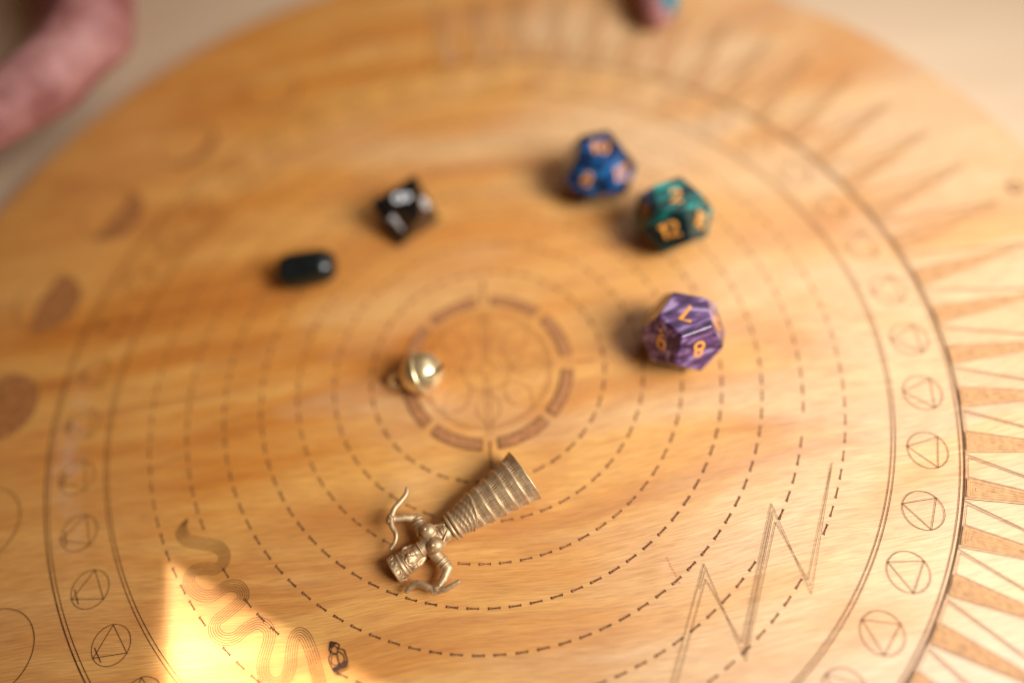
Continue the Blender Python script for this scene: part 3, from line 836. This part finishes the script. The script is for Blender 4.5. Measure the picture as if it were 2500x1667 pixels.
    # snakes
    def snake(P, r0):
        P = catmull([Vector(p) for p in P], 7); n_ = len(P)
        R_ = [r0 * (.62 + .38 * sin(pi * min(1, max(0.0, i / (n_ - 1))) ** .8)) for i in range(n_)]
        R_[0] *= .55; R_[-1] *= .5
        mesh('snake', *tube(P, R_, 12), BR, t, O, smooth=True)
    snake([(-20.9, -28.4, 5.9), (-21.2, -29.8, 5.7), (-22.6, -31.3, 5.6), (-24.0, -32.6, 5.6), (-24.9, -34.6, 5.6), (-24.9, -36.4, 5.4), (-24.2, -38.1, 5.3), (-24.6, -39.7, 5.0), (-25.9, -41.0, 4.6)], .66)
    snake([(-23.6, -50.1, 2.4), (-22.6, -49.1, 2.9), (-21.0, -48.7, 3.3), (-19.3, -49.5, 3.5), (-17.4, -50.7, 3.5), (-15.2, -50.9, 3.9), (-13.4, -50.4, 4.2), (-11.8, -49.9, 4.4)], .72)
figurine()

# ------------------------------------------------------------------ hands
def skin():
    M, nt, b = nmat('skin')
    f = noise(nt, coords(nt), 85, 4, 0.65); g = noise(nt, coords(nt), 400, 3)
    c = ramp(nt, f, [(0.32, (0.27, 0.09, 0.085)), (0.66, (0.48, 0.245, 0.235))])
    nt.links.new(mix(nt, ramp(nt, g, [(0.35, (0.15,)), (0.6, (0,))]), c, (0.45, 0.17, 0.14)), b.inputs['Base Color'])
    b.inputs['Roughness'].default_value = 0.62
    b.inputs['Subsurface Weight'].default_value = 0.25; b.inputs['Subsurface Radius'].default_value = (0.004, 0.0015, 0.001); b.inputs['Subsurface Scale'].default_value = 0.6
    bump(nt, b, g, 0.3, 0.0006)
    return M
SKIN = skin()
def nail(name, tip, back, nrm, wid, ln, mat, parent, origin):
    """curved plate on the end of a finger"""
    d = (Vector(tip) - Vector(back)).normalized(); n = Vector(nrm); n = (n - d * n.dot(d)).normalized(); s_ = d.cross(n)
    v = []; f = []; A, B = 10, 10
    for i in range(A + 1):
        for j in range(B + 1):
            u = -1 + 2 * i / A; q = j / B
            w_ = wid / 2 * (1 - .35 * max(0, q - .75) / .25 - .12 * (1 - q))
            v.append(Vector(back) + d * ln * (q - .12 * u * u * q) + s_ * w_ * u + n * (-.34 * wid * u * u * .8 - .5 * q * q))
    for i in range(A):
        for j in range(B):
            a = i * (B + 1) + j; f.append((a, a + 1, a + B + 2, a + B + 1))
    n0 = len(v); v += [p - n * .7 for p in v[:n0]]
    f += [tuple(i + n0 for i in reversed(q)) for q in f[:A * B]]
    edge = [i * (B + 1) for i in range(A + 1)] + [A * (B + 1) + j for j in range(1, B + 1)] + [i * (B + 1) + B for i in range(A - 1, -1, -1)] + [j for j in range(B - 1, 0, -1)]
    for k in range(len(edge)):
        a, b = edge[k], edge[(k + 1) % len(edge)]; f.append((a, a + n0, b + n0, b))
    return mesh(name, v, f, mat, parent, origin, smooth=True)
NAILP = flat('pale_nail', (0.66, 0.40, 0.34), 0.25, 0.5)
TEALN, _nt, _b = nmat('teal_nail_polish'); _b.inputs['Base Color'].default_value = (0.0, 0.19, 0.26, 1); _b.inputs['Roughness'].default_value = 0.14; _b.inputs['Coat Weight'].default_value = .6

def fist_hand():
    """loosely closed hand standing on its little-finger edge beside the board"""
    O = Vector((-118, 150, -BT)); t = root('person', O, 'loosely closed bare hand resting on the beige table beside the round board', 'person')
    z = Vector; pcs = []; K = []
    # fingers stacked upwards, index on top, each lower one tucked further back
    for k, (zz, r) in enumerate(((30, 9.2), (21, 8.8), (11, 8.2), (0.5, 7.2))):
        o = z((-11, 10, 0)) * k
        P = [(z((-97, 146, zz + 3)) + o, r * 1.42), (z((-93.5, 126, zz + 2)) + o, r * 1.06), (z((-94.5, 111.5, zz)) + o, r * 1.16), (z((-100, 102, zz)) + o, r * .98), (z((-106, 95.5, zz - 1)) + o, r * 1.04), (z((-122, 84, zz - 2)) + o, r * .86)]
        pcs += chain(P); K.append(P[0][0])
    W = z((-122, 216, 14))
    for k, (zz, r0, r1) in enumerate(((24, 11, 15), (14, 11, 16), (7, 10.5, 15), (4, 9.5, 13))):
        pcs += chain([(K[k], r0), (z((-112 - 7 * k, 196, zz)), r1), (W + z((0, 0, 6 - 3 * k)), 19)])
    # thumb leaves the side of the palm and closes towards the index
    pcs += chain([(z((-132, 200, 30)), 13), (z((-160, 176, 34)), 11), (z((-168, 146, 34)), 9.5), (z((-156, 120, 32)), 8.4)])
    pcs += chain([(W, 20), (z((-146, 292, 32)), 27), (z((-182, 412, 70)), 36)])             # forearm
    fuse('hand', pcs, 1.3, SKIN, t, O, 5, 0.5)
    nail('fingernail', z((-151, 112, 38.6)), z((-162, 127, 41.0)), (0, 0, 1), 11, 11, NAILP, t, O)
fist_hand()

def pointing_hand():
    O = Vector((78, 150, 0)); t = root('person', O, 'bare hand reaching over the board with one teal painted fingernail on the wood', 'person')
    z = Vector; pcs = []
    TIP = z((68.6, 110.0, 5.6)); D1 = z((71.8, 130, 12)); D2 = z((77.5, 150, 26.5)); MC = z((92, 190, 40))
    pcs += chain([(TIP, 5.6), (D1, 7.2), (D2, 8.6), (MC, 10.5)])
    W = z((112, 262, 52))
    for dx, ln in ((20, 0), (37, 1), (52, 2)):                 # the other fingers are folded under the palm
        k = z((92 + dx * .95, 190 + dx * .22, 38 - dx * .12))
        pcs += chain([(k, 10.2), (k + z((-4, -34 + 3 * ln, -10)), 8.6), (k + z((2, -26 + 3 * ln, -27)), 7.8), (k + z((6, -6, -26)), 7.0)])
        pcs += chain([(k, 10.5), (W + z((dx * .35 - 8, 0, 0)), 18)])
    pcs += chain([(MC, 11), (W + z((-10, 0, 0)), 18)]) + chain([(z((104, 205, 34)), 14), (z((125, 215, 32)), 14)])
    pcs += chain([(W + z((-14, -18, -4)), 13), (z((76, 205, 30)), 10.5), (z((72, 178, 22)), 9), (z((80, 158, 17)), 7.6)])      # thumb
    pcs += chain([(W, 20), (z((140, 360, 70)), 28), (z((165, 470, 95)), 36)])
    fuse('hand', pcs, 1.0, SKIN, t, O, 5, 0.5)
    nail('fingernail', z((72.0, 103.6, 7.8)), z((75.5, 115.2, 12.8)), (0.70, -0.28, 0.68), 9.6, 11.8, TEALN, t, O)['label'] = 'glossy teal painted nail'
pointing_hand()
